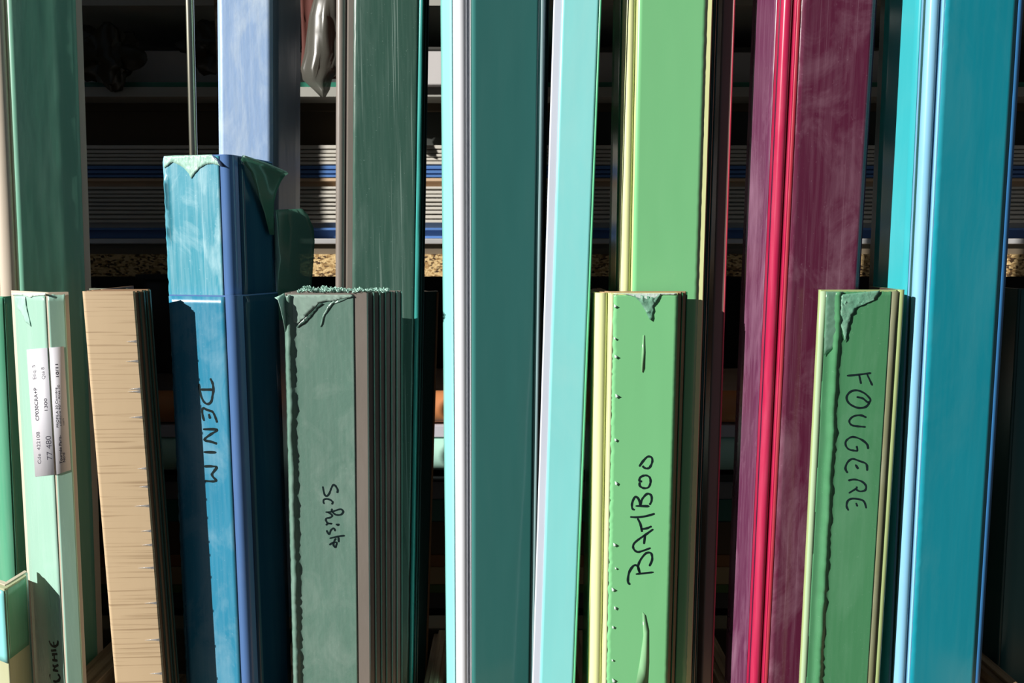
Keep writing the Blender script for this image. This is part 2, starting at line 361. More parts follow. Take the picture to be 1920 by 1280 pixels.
grey_b = mat('grey shelf laminate', (.42, .42, .38, 1), .5, .1, (.3, .3, .25, 1), 20)
mesh('shelf_board', *box_vf(-1.3, .95, YB, 1.05, zrow(181), zrow(163)), grey_b, sh, smooth=0, label='grey upper shelf')
mesh('shelf_board', *box_vf(-1.3, .95, YB-.01, 1.05, zrow(18), zrow(-25)), grey_b, sh, smooth=0, label='grey top shelf')
frame_m = mat('black steel', (.02, .02, .022, 1), .4)
for x in (-1.28, -.42, .36, .93): mesh('upright', *box_vf(x, x+.03, 1.02, 1.05, -.1, 1.2), frame_m, sh, smooth=0)
low_b = mat('dark lower shelf laminate', (.05, .04, .03, 1), .6)
mesh('shelf_board', *box_vf(-1.3, .95, YB+.005, 1.05, zrow(1145, YB), zrow(1112, YB)), low_b, sh, smooth=0, label='dark lower shelf')
# glass-green sheet on the upper shelf
gs = mat('dark green sheet', (.04, .22, .15, 1), .25)
o = mesh('green_sheet', *box_vf(-1.2, .9, YB+.004, .9, zrow(163), zrow(152)), gs, origin=(0, YB, zrow(163)), smooth=0); tag(o, 'dark green sheet lying flat on the grey upper shelf', 'sheet')
wp = mat('white box card', (.62, .60, .60, 1), .6)
for i, (x0, x1, lab) in enumerate(((150, 355, 'pale box on the upper shelf behind the brass rod'), (366, 640, 'pale box on the upper shelf behind the light blue profile'), (650, 870, 'white box on the upper shelf seen between the dark green and teal profiles'), (1080, 1440, 'pale box on the upper shelf left of the plum profile'), (1450, 1760, 'pale box on the upper shelf behind the plum profile'))):
    y = YB+.03 if i != 2 else .612; a = P(x0, 100, y).x; b = P(x1, 100, y).x
    t = mkthing('storage_box', lab, 'box', (a, y, zrow(152)))
    mesh('box_body', *box_vf(a, b, y, y+.12, zrow(152, y, 815)-.003, zrow(94+3*(i % 2), y), .001), wp, t, smooth=0)
    mesh('box_lid', *box_vf(a-.001, b+.001, y-.001, y+.121, zrow(94+3*(i % 2), y)-.0005, zrow(88, y), .001), mat('box lid card', (.05, .05, .045, 1), .6), t, smooth=0)
# dark crumpled bag on upper shelf
def blob(name, c, rad, m, parent=None, seed=0, amp=.35, label=None, sub=4, fr=40):
    bm = bmesh.new(); bmesh.ops.create_icosphere(bm, subdivisions=sub, radius=1)
    for q in bm.verts:
        d = q.co.normalized(); k = 1+amp*noise.noise(d*1.7+Vector((seed, 0, 0)))+amp*.5*abs(noise.noise(d*5+Vector((seed, 3, 0))))
        q.co = Vector((c[0]+d.x*rad[0]*k, c[1]+d.y*rad[1]*k, c[2]+d.z*rad[2]*k))
    bm.verts.index_update(); v = [tuple(q.co) for q in bm.verts]; f = [tuple(q.index for q in fc.verts) for fc in bm.faces]; bm.free()
    return mesh(name, v, f, m, parent, origin=None if parent is not None else c, smooth=fr, label=label)
blk = mat('black plastic sheet', (.02, .018, .008, 1), .35)
c = P(195, 105, .615); o = blob('crumpled_bag', tuple(c), (.026, .012, .021), blk, seed=2, amp=.6); tag(o, 'black crumpled bag on the upper shelf right of the tall green profile', 'bag')
c = P(410, 85, .615); o = blob('crumpled_bag', tuple(c), (.022, .012, .017), blk, seed=5, amp=.6); tag(o, 'black crumpled bag on the upper shelf beside the light blue profile', 'bag')
# dark carton under the upper shelf
card = mat('dark cardboard', (.085, .06, .035, 1), .8, .2, (.05, .05, .03, 1), 8, 1, .2)
for i, (x0, x1, lab) in enumerate(((60, 700, 'wide brown carton on the panel stack behind the blue profiles'), (705, 1500, 'dark grey carton on the panel stack behind the teal profile'), (1505, 2100, 'dark carton on the panel stack at the right end'))):
    a, b = P(x0, 200, YB+.03).x, P(x1, 200, YB+.03).x
    t = mkthing('carton', lab, 'box', (a, YB+.03, zrow(267)))
    mesh('carton_body', *box_vf(a, b, YB+.03, YB+.3, zrow(268.5), zrow(190, YB+.03), .001), card if i == 0 else mat('slate card', (.03, .035, .03, 1), .7), t, smooth=0)
    mesh('carton_flap', *box_vf(a+.002, b-.002, YB+.027, YB+.032, zrow(210, YB+.03), zrow(189, YB+.03), .0008), card, t, smooth=0)
# stacked panels, one thing each
pw = mat('white panel edge', (.68, .65, .58, 1), .45); pb = mat('blue panel edge', (.10, .23, .56, 1), .4); po = mat('beech panel edge', (.70, .50, .32, 1), .5)
pd = mat('dark panel gap', (.05, .045, .04, 1), .7)
rows = [(268, 275.3, 'w'), (277, 283.2, 'w'), (285, 290.5, 'w'), (292.3, 297.5, 'w'), (299, 305.2, 'w'), (307, 314, 'b'), (316, 322.5, 'b'), (324.3, 330, 'b'), (331, 337.5, 'o'),
        (347, 352, 'w'), (355, 361, 'w'), (362.5, 368, 'w'), (370, 376, 'w'), (379, 383.5, 'w'), (386, 391.5, 'w'), (393.5, 399.5, 'w'), (402, 408.5, 'w'), (410.5, 416.5, 'w'), (426, 431, 'b')]
ordn = ['top', 'second', 'third', 'fourth', 'fifth', 'sixth', 'seventh', 'eighth', 'lowest']
cnt = {}
labs = []
for i, (a, b, k) in enumerate(rows):
    if i < 5: labs.append('white panel edge, %s of the five above the blue panels' % ordn[i])
    elif i < 8: labs.append('blue panel edge, %s of the three in mid stack' % ['top', 'middle', 'bottom'][i-5])
    elif i == 8: labs.append('beech coloured panel edge under the three blue panels')
    elif i < 18: labs.append('white panel edge, %s of the nine under the beech panel' % ordn[i-9])
    else: labs.append('single blue panel edge lowest in the panel stack')
for i, (a, b, k) in enumerate(rows):
    nxt = rows[i+1][0] if i+1 < len(rows) else 446
    zt, zm, zb = zrow(a), zrow(b), zrow(nxt)
    off = .0015*noise.noise((i*3.3, 0, 0))
    t = mkthing('stored_panel', labs[i], 'panel', (-.3, YB+.01, zb), 'panels stacked flat on the chipboard shelf')
    y0 = YB+.012+off
    # lipped edge in front, thinner core behind so the joint reads as a dark line
    sec = [(y0+.006, zb+.00005), (y0+.006, zm), (y0+.0004, zm), (y0, zm+.0004), (y0, zt-.0004), (y0+.0004, zt-.0001), (1.0, zt-.0001), (1.0, zb+.00005)]
    x0, x1 = -1.2+.05*noise.noise((i, 2, 0)), .88
    v = [(x, yy, zz) for x in (x0, x1) for yy, zz in sec]; n = len(sec)
    mesh('panel_edge', v, [(j, (j+1) % n, n+(j+1) % n, n+j) for j in range(n)]+[tuple(range(n)), tuple(range(2*n-1, n-1, -1))], {'w': pw, 'b': pb, 'o': po}[k], t, smooth=0)
# aluminium rail on the shelf
rail = mat('grey aluminium', (.62, .62, .62, 1), .35, metal=.3)
t = mkthing('metal_rail', 'pale metal rail lying on the chipboard shelf edge', 'rail', (0, YB, zrow(476)))
mesh('rail_web', *box_vf(-1.2, .88, YB+.008, YB+.03, zrow(476.4), zrow(457.5), .0005), mat('olive grey paint', (.22, .20, .14, 1), .5), t, smooth=0)
mesh('rail_flange', *box_vf(-1.2, .88, YB+.001, YB+.034, zrow(457.4), zrow(447), .0008), rail, t, smooth=0)
mesh('rail_flange', *box_vf(-1.2, .88, YB+.004, YB+.032, zrow(476.4), zrow(466)), mat('brown grey paint', (.16, .13, .09, 1), .5), t, smooth=0)
# black bin under the chipboard
a = P(262, 515, .61).x; b = P(335, 515, .61).x
t = mkthing('black_bin', 'black rounded bin under the chipboard shelf behind the oak profiles', 'bin', (a, .61, zrow(700)))
mesh('bin_body', *box_vf(a, b, .61, .80, zrow(700), zrow(521, .61), .006), frame_m, t, smooth=40)
mesh('bin_rim', *box_vf(a-.002, b+.002, .607, .803, zrow(521, .61)-.001, zrow(514, .61)), frame_m, t, smooth=0)
# rolls and boards on the lower shelf
def cyl(name, x0, x1, y, z, r, m, lab, cat, hollow=True):
    t = mkthing(name, lab, cat, (x0, y, z-r)); n = 32; v = []
    for x in (x0, x1):
        for rr in (r, r*.8):
            for k in range(n): v.append((x, y+rr*math.cos(2*math.pi*k/n), z+rr*math.sin(2*math.pi*k/n)))
    f = []
    for k in range(n):
        k2 = (k+1) % n; f += [(k, k2, 2*n+k2, 2*n+k), (n+k, 3*n+k, 3*n+k2, n+k2), (k, n+k, n+k2, k2), (2*n+k, 2*n+k2, 3*n+k2, 3*n+k)]
    mesh('tube_wall', v, f, m, t, smooth=40)
    return t
terra = mat('terracotta paper', (.62, .24, .09, 1), .55)
z1, z2 = zrow(738, .60), zrow(797, .60); rr = (z1-z2)/2
def lower(name, ya, yb, m, lab, cat='board', y0=YB, edge=None):
    t = mkthing(name, lab, cat, (-.3, y0, zrow(yb, y0)))
    mesh('board_core', *box_vf(-1.2, .88, y0, y0+.3, zrow(yb, y0)+.0001, zrow(ya, y0)-.0001, .0008), m, t, smooth=0)
    return t
cyl('paper_roll', -1.1, .85, .60+rr, z2+rr, rr, terra, 'terracotta coloured roll lying on the lower pile', 'roll')
lower('shelf_panel', 797, 820, mat('pale grey panel', (.55, .54, .60, 1), .5), 'pale grey panel under the terracotta roll', y0=.605)
m1, m2 = zrow(821, .60), zrow(889, .60); rr2 = (m1-m2)/2
cyl('paper_roll', -1.1, .85, .60+rr2, m2+rr2, rr2, mat('mint roll paper', (.45, .76, .64, 1), .4), 'mint coloured roll under the pale grey panel', 'roll')
lower('shelf_panel', 889, 903, mat('black board', (.015, .02, .02, 1), .5), 'thin black panel under the mint roll')
lower('shelf_panel', 903, 936, mat('mid grey board', (.16, .15, .15, 1), .5), 'mid grey panel in the lower pile')
lower('shelf_panel', 936, 978, mat('dark teal board', (.01, .10, .075, 1), .4), 'dark teal panel in the lower pile')
lower('shelf_panel', 978, 1040, mat('dark brown board', (.07, .04, .015, 1), .6), 'thick dark brown panel in the lower pile')
lower('shelf_panel', 1040, 1063, mat('rust board', (.20, .08, .02, 1), .6), 'rust brown panel in the lower pile')
lower('shelf_panel', 1063, 1096, mat('tan board', (.30, .20, .09, 1), .6), 'tan panel in the lower pile')
lower('shelf_panel', 1096, 1112, mat('moss board', (.06, .10, .02, 1), .6), 'moss green panel lowest in the pile')
# red cloth in a translucent bag, hanging from the top shelf
redm = mat('dark red cloth', (.10, .02, .012, 1), .8, bump=.3)
bagm = sheer('milky bag plastic', (.22, .22, .19, 1), .6)
t = mkthing('hanging_bag', 'milky plastic bag over red cloth hanging from the top shelf', 'bag', tuple(P(605, 0, .59)))
def sheet(rowspx, Yf, m, name, parent, n=14, solid=.0003, label=None, amp=.004, seed=0):
    v = []
    for i, (py, xa, xb) in enumerate(rowspx):
        for j in range(n+1):
            px = xa+(xb-xa)*j/n; k = j/n
            v.append(P(px, py, Yf(k, i)+amp*noise.noise((px*.06, py*.02, seed))))
    nn = n+1
    return mesh(name, v, [(i*nn+j, i*nn+j+1, (i+1)*nn+j+1, (i+1)*nn+j) for i in range(len(rowspx)-1) for j in range(n)], m, parent, smooth=60, solid=solid, label=label)
sheet([(-30, 560, 650), (0, 563, 652), (40, 565, 655), (90, 566, 660), (130, 564, 665), (148, 568, 650)], lambda k, i: .603, redm, 'red_cloth', t, seed=3)
sheet([(-30, 590, 640), (0, 588, 642), (30, 580, 645), (60, 576, 650), (100, 571, 655), (128, 564, 640), (150, 568, 622), (168, 588, 618), (182, 602, 610)], lambda k, i: .590-.006*math.sin(k*3.1), bagm, 'bag_skin', t, seed=8)

# ------------------------------------------------------------------ wooden rack: rails between the compartments
rk = mkthing('wooden_rack', 'low wooden rack with rails between the profiles', 'rack', (0, .37, -.1))
zr = P(960, 1280, .36).z
mesh('base_board', *box_vf(-.36, .36, .285, .434, -.018, -.0002, .001), wood, rk, smooth=0)
for xx in (-.35, .33):
    for yy in (.29, .41): mesh('leg', *box_vf(xx, xx+.02, yy, yy+.02, -.1, -.0182), wood, rk, smooth=0)
for xx in (-.178, .575): mesh('blocker_post', *box_vf(xx, xx+.017, .4662, .484, -.1, .95, .001), wood, rk, smooth=0)  # posts added to carry the sun-blocking board

def railx(px): return (px-960)/1400*.36/1.0
for i, px in enumerate((520, 812, 1108, 1372, 1900)):
    d = P(px, 1280, .36); x = d.x
    w = .0105 if i else .012
    mesh('rail', *box_vf(x-w*.5, x+w*.5, .30, .414, .002, zr-.002, .0006), wood, rk, smooth=0)
    mesh('rail_cap', *box_vf(x-w*.22, x+w*.22, .30, .414, zr-.0021, zr, .0003), wood, rk, smooth=0)
mesh('blocker_board', *box_vf(-.18, .60, .452, .466, .408, .95, .001), wood, rk, smooth=0, label='unseen board added above to block sun')  # added above the view to keep sun off the shelves
x = P(142, 1280, .36).x
mesh('rail', *box_vf(x-.004, x+.0105, .28, .412, zr-.009, zr, .0005), wood, rk, smooth=0)
mesh('rail_side', *box_vf(x-.003, x+.0105, .28, .410, .0, zr-.0091, .0004), wood_red, rk, smooth=0, label='reddish stained lower rail')
mesh('back_beam', *box_vf(-.45, .45, .415, .432, .012, P(960, 1177, .416).z, .0008), mat('dark beam', (.10, .085, .05, 1), .6), rk, smooth=0)

mesh('low_blocker', *box_vf(-.60, -.345, .402, .412, -.1, .235, .001), wood, rk, smooth=0, label='unseen low board added at the left end for shade')  # added out of view to shade the lower pile
# ------------------------------------------------------------------ profiles, left to right
def stack(bar, n, du, dv, labels, m, edge_m, dLu=None, dz=None, fm=None, seed=0, name='corner_profile'):
    """the profiles nested behind the first one, each a thing of its own"""
    out = []
    for i in range(1, n+1):
        q = bar.shifted(du*i, dv*i, (dLu[i-1] if dLu else 0), (dz[i-1] if dz else 0))
        q.bead = False
        q.root(labels[i-1], 'profile', name)
        q.body(m)
        q.strip('protective_film', fm or edge_m, 'u', q.Lu-.010, q.Lu-.0004, .0001, am=True, n=2, step=.02, solid=.00008)
        # rim of film lapping over the wing end
        v = []
        for z in (q.zb+.001, q.zt-.0003):
            for (a, b) in ((q.Lu, -.0002), (q.Lu+.0004, -.0002), (q.Lu+.0004, q.t+.0001), (q.Lu, q.t+.0001)): v.append(q.at(a, b, z))
        mesh('film_edge', v, [(0, 1, 5, 4), (1, 2, 6, 5), (2, 3, 7, 6), (3, 0, 4, 7), (0, 3, 2, 1), (4, 5, 6, 7)], edge_m, q.obj, smooth=0)
        out.append(q)
    return out
O = ['second', 'third', 'fourth', 'fifth', 'sixth', 'seventh']

# far-left low one, seen in shade beside the chalk ones
x = Bar(620, (9, .352), (42, .363), (-70, .372), (4, 556), (27, 1060), topy=556)
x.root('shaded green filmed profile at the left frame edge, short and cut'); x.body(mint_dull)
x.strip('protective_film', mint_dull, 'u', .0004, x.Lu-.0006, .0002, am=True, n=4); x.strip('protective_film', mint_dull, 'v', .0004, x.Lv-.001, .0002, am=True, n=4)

# tall mint profile
A = Bar(460, (6, .373), (170, .392), (-70, .386), (4, 460), (4+.047*500, 960), r=.003, bead=True, ztop=TALL, t=.002)
A.root('tall mint green filmed profile with chalk edges, furthest left'); A.body(chalk)
A.strip('protective_film', mint, 'u', 34, 157, .0002, jag1=.0002, n=14, h=ridge(A.hit('u', 120, 460)[0], .0015, .00015, 3))
A.strip('protective_film', mint, 'v', .007, A.Lv, .0002, am=True, n=5)

# chalk low profile with label
C = Bar(620, (90, .331), (134, .3345), (24, .347), (22, 548), (63, 1280), topy=548, r=.0012, t=.002)
C.root('short mint filmed profile with a white printed label'); C.body(chalk)
cf = C.strip('protective_film', mint_pale, 'v', .0006, C.hit('v', 31, 620)[0], .0002, am=True, jt=.0012, jag1=.0003, h=ridge(.012, .004, .00012, 8))
C.strip('protective_film', mint_pale, 'u', .0006, C.hit('u', 125, 620)[0], .0002, am=True, jt=.001)
C.patch('crumpled_film', torn_dark if False else torn, 'v', [(32, 556), (50, 556), (52, 575), (58, 600), (61, 612), (50, 602), (42, 585), (34, 575)], .0005, crumple=.0008)
C.patch('white_cut_edge', torn_white, 'v', [(24, 549), (88, 549), (88, 553), (64, 555), (60, 558), (45, 553), (24, 553)], .0005, crumple=.0003)
lb = C.patch('paper_label', paper, 'v', [(52, 655), (90.5, 651.5), (104.2, 889), (68, 893)], .00044, label='white printed label')
lb2 = C.patch('paper_label', paper, 'u', [(92.5, 651.5), (120, 649), (133.5, 880), (106.3, 889)], .00044, label='white printed label, folded round the corner')
TX = [('Cde  422108', (79.5, 868.6), (76.5, 808.7), 6.5, 'v', 0), ('CP030CRA+P', (75.5, 788), (71.5, 726), 6.2, 'v', 1), ('Etiq. 5', (70, 710), (68, 684), 6.2, 'v', 0),
      ('77 480', (100.5, 861), (97.5, 816), 10, 'v', 0), ('1300', (91.5, 769), (90.2, 746), 5.6, 'v', 1), ('Qté 8', (87, 710), (85, 688), 6, 'v', 0),
      ('PROFILA 30 Cornière', (110.5, 800.5), (107, 726), 4.2, 'u', 0), ('adhésive 90° - Ailes 30', (116, 798), (112, 721), 4.2, 'u', 0), ('mm', (121.5, 796), (120.5, 784), 4.2, 'u', 0),
      ('10/11', (110.5, 706), (109, 681.7), 5, 'u', 1), ('Tournée Paris-', (117.3, 868.6), (115, 815), 5, 'u', 1), ('Nord', (123, 865.6), (122, 848), 4.8, 'u', 1)]
for s_, p0, p1, h_, w_, b_ in TX: C.text(s_, p0, p1, h_, w_, bool(b_), .000515, lb if w_ == 'v' else lb2)
C.write([[(655, 1185), (675, 1200), (672, 1240), (635, 1262), (590, 1245), (572, 1205), (575, 1180)],
         [(660, 1145), (570, 1130)], [(570, 1130), (572, 1095), (600, 1085), (618, 1100), (618, 1138)], [(615, 1105), (662, 1078)],
         [(650, 960), (600, 965), (560, 995), (600, 1025), (652, 1032)], [(615, 968), (620, 1022)], [(582, 925), (638, 918)],
         [(562, 815), (580, 855), (615, 880), (650, 860), (658, 815)], [(608, 825), (616, 872)]], (-3, 1060), 5.818, ink, 'v', 5.2, .00034, cf)

# bottom-left low pair
B = Bar(1105, (9, .320), (52, .3345), (-75, .336), (9, 1105), (19, 1280), topy=1104, t=.0022, r=.001)
B.root('lowest cut mint filmed profile in the bottom left corner'); B.body(mat('cream plastic', (.50, .52, .32, 1), .45, .1))
zc = B.hit('u', 35, 1222)[1]
B.strip('protective_film', mat('dull mint film', (.16, .42, .26, 1), .3, .1), 'u', .0004, B.Lu-.0012, .0002, am=True, z0=zc, jt=.0005)
B.strip('protective_film', turq, 'v', .0006, B.Lv-.001, .0002, am=True, z0=zc-.002, jt=.0005)
q = B.shifted(.0024, .0024, 0, .0004); q.root('second short mint profile nested in the bottom left one'); q.body(chalk)
q.strip('film_edge', torn_white, 'u', .0, q.Lu, .0001, am=True, n=2, step=.05)

# oak stack
D = Bar(620, (157, .325), (257, .3262), ('perp', .032), (150, 545), (212, 1280), topy=546, r=.0022, t=.0009)
D.root('short oak grain profile, front one of the oak stack'); D.body(oak)
pk = random.Random(3)
for y in (639, 676, 728, 733, 781, 877, 911, 947, 994, 1020, 1063, 1129, 1198, 1261):
    ex = 257+.0765*(y-620)-2; Lp = pk.uniform(16, 30)
    D.patch('pucker_glint', glint_mat, 'u', [(ex, y-2), (ex-Lp*.5, y-.5), (ex-Lp, y+1), (ex-Lp*.5, y+1.5), (ex, y+3)], .0003, lift=None)  # light reflections on film puckers, laid on as pale slivers
stack(D, 4, .00115, .00175, ['oak grain profile, %s from the front of the oak stack' % o for o in O[:4]], oak_back, green_edge, dLu=[-.0002, .0000, -.0008, -.0012], dz=[.0001, .0003, .0002, .0005], fm=oak_back)
D2 = Bar(560, (168, .352), (242, .3535), ('perp', .006), (168, 545), (228, 1280), topy=540.5, r=.0006, t=.0007)
D2.root('grey green backing strip standing behind the oak stack', 'strip', 'backing_strip'); D2.body(mat('olive grey strip', (.22, .25, .19, 1), .5))

# denim pair
N1 = Bar(620, (443, .3350), (319, .3425), (524, .3640), (440, 553), (470, 1280), topy=554, r=.0035, t=.0022)
N1.root('short denim blue filmed profile, in front of the taller blue one'); N1.body(denim_bare)
f1 = N1.strip('protective_film', denim_film, 'u', N1.hit('u', 424, 620)[0], N1.Lu-.0004, .0002, am=True, n=14)
N1.strip('protective_film', denim_shade, 'v', .0055, N1.Lv-.0004, .0002, am=True, n=6)
N1.write([[(250, 105), (275, 160), (282, 225), (272, 290), (260, 345), (225, 372), (185, 350), (155, 290), (138, 215), (132, 160)], [(145, 222), (275, 222)],
          [(187, 548), (172, 500), (165, 440), (180, 415), (215, 432), (268, 450), (290, 480), (310, 530), (322, 565)], [(235, 475), (248, 525)],
          [(175, 635), (300, 635), (314, 650), (250, 690), (192, 735), (200, 752), (260, 765), (320, 785)], [(180, 872), (312, 875)],
          [(185, 1022), (260, 1020), (316, 1030), (290, 1070), (268, 1105), (285, 1138), (312, 1165), (280, 1178), (192, 1172)]], (350, 690), 5.56, ink, 'u', 4.6, .00034, f1)
N2 = Bar(460, (436.5, .3385), (312.5, .3460), (515, .3680), (432, 290), (441, 553), topy=289, r=.0035, t=.0022)
N2.root('taller denim blue filmed profile with torn film at the top'); N2.body(denim_bare)
ar = N2.hit('u', 318, 460)[0]
N2.strip('protective_film', denim_film2, 'u', N2.hit('u', 417, 460)[0], N2.Lu-.0002, .0002, am=True, jag1=.0009, n=24, h=ridge(ar, .0008, .0011, 5, .4, N2.hit('u', 318, 448)[1], N2.hit('u', 318, 330)[1]), step=.002)
N2.strip('protective_film', denim_shade, 'v', .0055, N2.Lv-.0004, .0002, am=True, n=6)
N2.patch('lifted_film', torn, 'u', [(309, 293), (330, 291.5), (345, 291.5), (398, 290), (408, 297), (415, 312), (414, 311), (400, 307), (388, 308), (375, 316), (366, 326), (360, 335), (355, 325), (346, 315), (336, 309), (325, 304), (316, 311), (309, 315)], .0004, crumple=.0004, label='pale lifted film')
N2.patch('torn_film', mat('deep slate film', (.05, .08, .16, 1), .3), 'u', [(398, 291), (404, 293), (415, 303), (424, 313), (414, 311), (408, 303)], .0005)
# torn flaps of green film, from the side wing
def flap(parent, rowspx, m, name, seed=0, label=None, n=8, dY=0):
    v = []
    for (py, pts) in rowspx:
        for j in range(n+1):
            k = j/n*(len(pts)-1); i = min(int(k), len(pts)-2); f = k-i
            px = pts[i][0]*(1-f)+pts[i+1][0]*f; Y = pts[i][1]*(1-f)+pts[i+1][1]*f
            yy = py if not isinstance(py, tuple) else py[0]+(py[1]-py[0])*j/n
            v.append(P(px, yy, Y+dY+.0006*noise.noise((px*.09, yy*.05, seed))))
    nn = n+1
    return mesh(name, v, [(i*nn+j, i*nn+j+1, (i+1)*nn+j+1, (i+1)*nn+j) for i in range(len(rowspx)-1) for j in range(n)], m, parent, smooth=60, solid=.00015, label=label)
flap(N2.obj, [((291, 325), [(455, .3535), (495, .364), (541, .368)]), ((300, 330), [(452, .354), (495, .365), (534, .370)]), ((322, 340), [(470, .3595), (500, .367), (527, .371)]),
              ((345, 358), [(478, .3625), (500, .369), (519, .373)]), ((372, 378), [(486, .3655), (502, .370), (514, .374)]), ((400, 404), [(496, .369), (505, .372), (513, .3755)]), ((440, 440), [(506, .3735), (510, .376), (514, .3775)])], flap_mat, 'film_flap', 1, 'curled green film flap', dY=-.0125)
flap(N2.obj, [((294, 324), [(456, .353), (500, .3625), (540, .3675)]), ((291, 321), [(458, .3525), (502, .362), (536, .3665)])], torn, 'film_flap', 2, 'bright lip of torn film', dY=-.0125)
flap(N2.obj, [((393, 391), [(515, .380), (545, .386), (566, .390)]), ((405, 402), [(515, .380), (545, .386), (577, .390)]), ((425, 428), [(516, .380), (550, .388), (588, .390)]), ((450, 452), [(516, .381), (550, .388), (590, .389)]), ((500, 500), [(517, .381), (550, .387), (587, .388)]), ((553, 553), [(517, .381), (550, .385), (583, .386)]), ((600, 600), [(517, .381), (545, .384), (575, .386)])], flap_mat, 'film_flap', 3, 'wide green film flap', dY=-.010)
flap(N2.obj, [((395, 395), [(513, .379), (518, .3775)]), ((430, 430), [(514, .379), (521, .3765)]), ((460, 460), [(514, .379), (523, .376)]), ((485, 485), [(516, .3785), (526, .376)]), ((510, 510), [(516, .379), (523, .3765)]), ((546, 546), [(518, .3795), (521, .3785)])], torn, 'film_flap', 4, 'bright rolled film edge', n=3, dY=-.011)

# light blue tall profile + brass rod
E = Bar(150, (511, .402), (408, .402), (563, .447), (511, 0), (511.5, 290), ztop=TALL, r=.0008, t=.002)
E.root('tall dusty light blue profile behind the denim blue ones'); E.body(sky_blue)
E.strip('protective_film', mat('shaded light blue film', (.09, .15, .24, 1), .35, .35, (.25, .32, .4, 1), 45, .2, .2), 'v', .0008, E.Lv-.0004, .0001, am=True, n=5)  # side film coloured darker than the face to stand for its shade
E.strip('protective_film', sky_blue, 'u', .0004, E.Lu-.0004, .0001, am=True)
R_ = P(355.5, 0, .37); R2 = P(362.5, 285, .37)
d = (R_-R2); R0 = R2-d*((R2.z)/d.z); R3 = R2+d*((1.2-R2.z)/d.z)
def rod(name, a, b, r, m, label, cat, caps=True):
    t = mkthing(name, label, cat, tuple(a)); ax = (b-a).normalized(); X = ax.orthogonal().normalized(); Y_ = ax.cross(X); n = 24; v = []; rings = [(0, r*.7), (.001, r), ((b-a).length-.001, r), ((b-a).length, r*.7)]
    for q, rr in rings:
        for k in range(n): v.append(a+ax*q+(X*math.cos(2*math.pi*k/n)+Y_*math.sin(2*math.pi*k/n))*rr)
    f = [(i*n+k, i*n+(k+1) % n, (i+1)*n+(k+1) % n, (i+1)*n+k) for i in range(3) for k in range(n)]+[tuple(range(n-1, -1, -1)), tuple(range(3*n, 4*n))]
    mesh('rod_body', v, f, m, t, smooth=50); return t
rod('metal_rod', R0, R3, .0019, brass, 'thin brass coloured rod between the mint and light blue profiles', 'rod')

# schist stack
G = Bar(620, (534, .334), (690, .3345), ('perp', .030), (530, 550), (548, 1280), topy=549, r=.0015, t=.0016, b=-.03)
G.root('short grey green filmed profile, front one of the grey stack'); G.body(schist_bare)
aL = G.hit('u', 543, 620)[0]
gf = G.strip('protective_film', schist_film, 'u', .0003, G.hit('u', 664.5, 620)[0], .0002, am=True, n=44, step=.0014, h=ridge(aL, .0015, .0016, 11, .45), jt=.001, jag0=.0004)
G.strip('protective_film', schist_tall, 'v', .0005, G.Lv-.001, .0002, am=True, n=3)
G.patch('lifted_film', mat('pale grey film', (.30, .44, .37, 1), .3, .2), 'u', [(540, 552), (600, 552), (660, 552), (664, 556), (640, 560), (628, 564), (612, 564), (598, 568), (590, 578), (575, 592), (560, 606), (552, 604), (545, 608), (540, 612)], .0005, crumple=.0005, label='pale lifted film')
G.patch('crumpled_film', mat('dark grey green film', (.06, .12, .095, 1), .3), 'u', [(590, 571), (600, 566), (608, 570), (596, 578), (585, 592), (575, 604), (560, 614), (556, 613), (566, 601), (578, 588)], .0004, crumple=.0003)  # darker strip along the lower edge of the lifted film
G.patch('crumpled_film', schist_film, 'u', [(664, 554), (640, 556), (625, 570), (610, 590), (603, 612), (600, 612), (606, 590), (618, 570), (632, 558)], .0004, crumple=.0004)
flap(G.obj, [((558, 549), [(515, .330), (525, .331), (533, .3335)]), ((562, 556), [(521, .329), (528, .331), (536, .3335)]), ((578, 575), [(526, .329), (531, .331), (537, .3335)]), ((600, 598), [(531, .3305), (534, .332), (539, .3338)]), ((622, 621), [(535, .333), (537, .3335), (540, .334)])], torn, 'film_flap', 6, 'curled corner of film')
G.write([[(130, 180), (145, 260), (165, 320), (200, 332), (235, 290), (265, 210), (300, 152), (335, 175), (368, 235), (360, 285)], [(155, 460), (140, 425), (150, 390), (195, 380), (250, 395), (288, 430), (275, 468)],
         [(175, 590), (240, 590), (320, 570), (400, 545), (440, 555), (455, 590), (420, 630), (350, 635), (300, 605), (270, 560), (285, 540)],
         [(200, 590), (260, 620), (280, 655), (240, 680), (190, 690), (180, 720), (210, 765), (275, 775), (215, 775), (180, 800)], [(340, 790), (385, 788), (362, 808)],
         [(190, 880), (230, 945), (260, 880), (300, 850), (325, 875), (320, 895)], [(480, 965), (370, 980), (240, 1010)], [(380, 990), (385, 1070)],
         [(235, 1115), (290, 1080), (350, 1075), (345, 1120), (330, 1155), (300, 1110), (320, 1040), (345, 1010)]], (590, 890), 8.53, ink, 'u', 3.3, .00034, gf, label='black handwriting')
stack(G, 6, .00225, .0019, ['grey plastic profile, %s from the front of the grey stack' % o for o in O[:6]], schist_bare, mat('grey green film edge', (.12, .26, .21, 1), .3), dLu=[-.0002, 0, -.0001, .0001, 0, -.0002], dz=[.0002, .0001, .0004, .0003, .0005, .0004], fm=schist_bare)
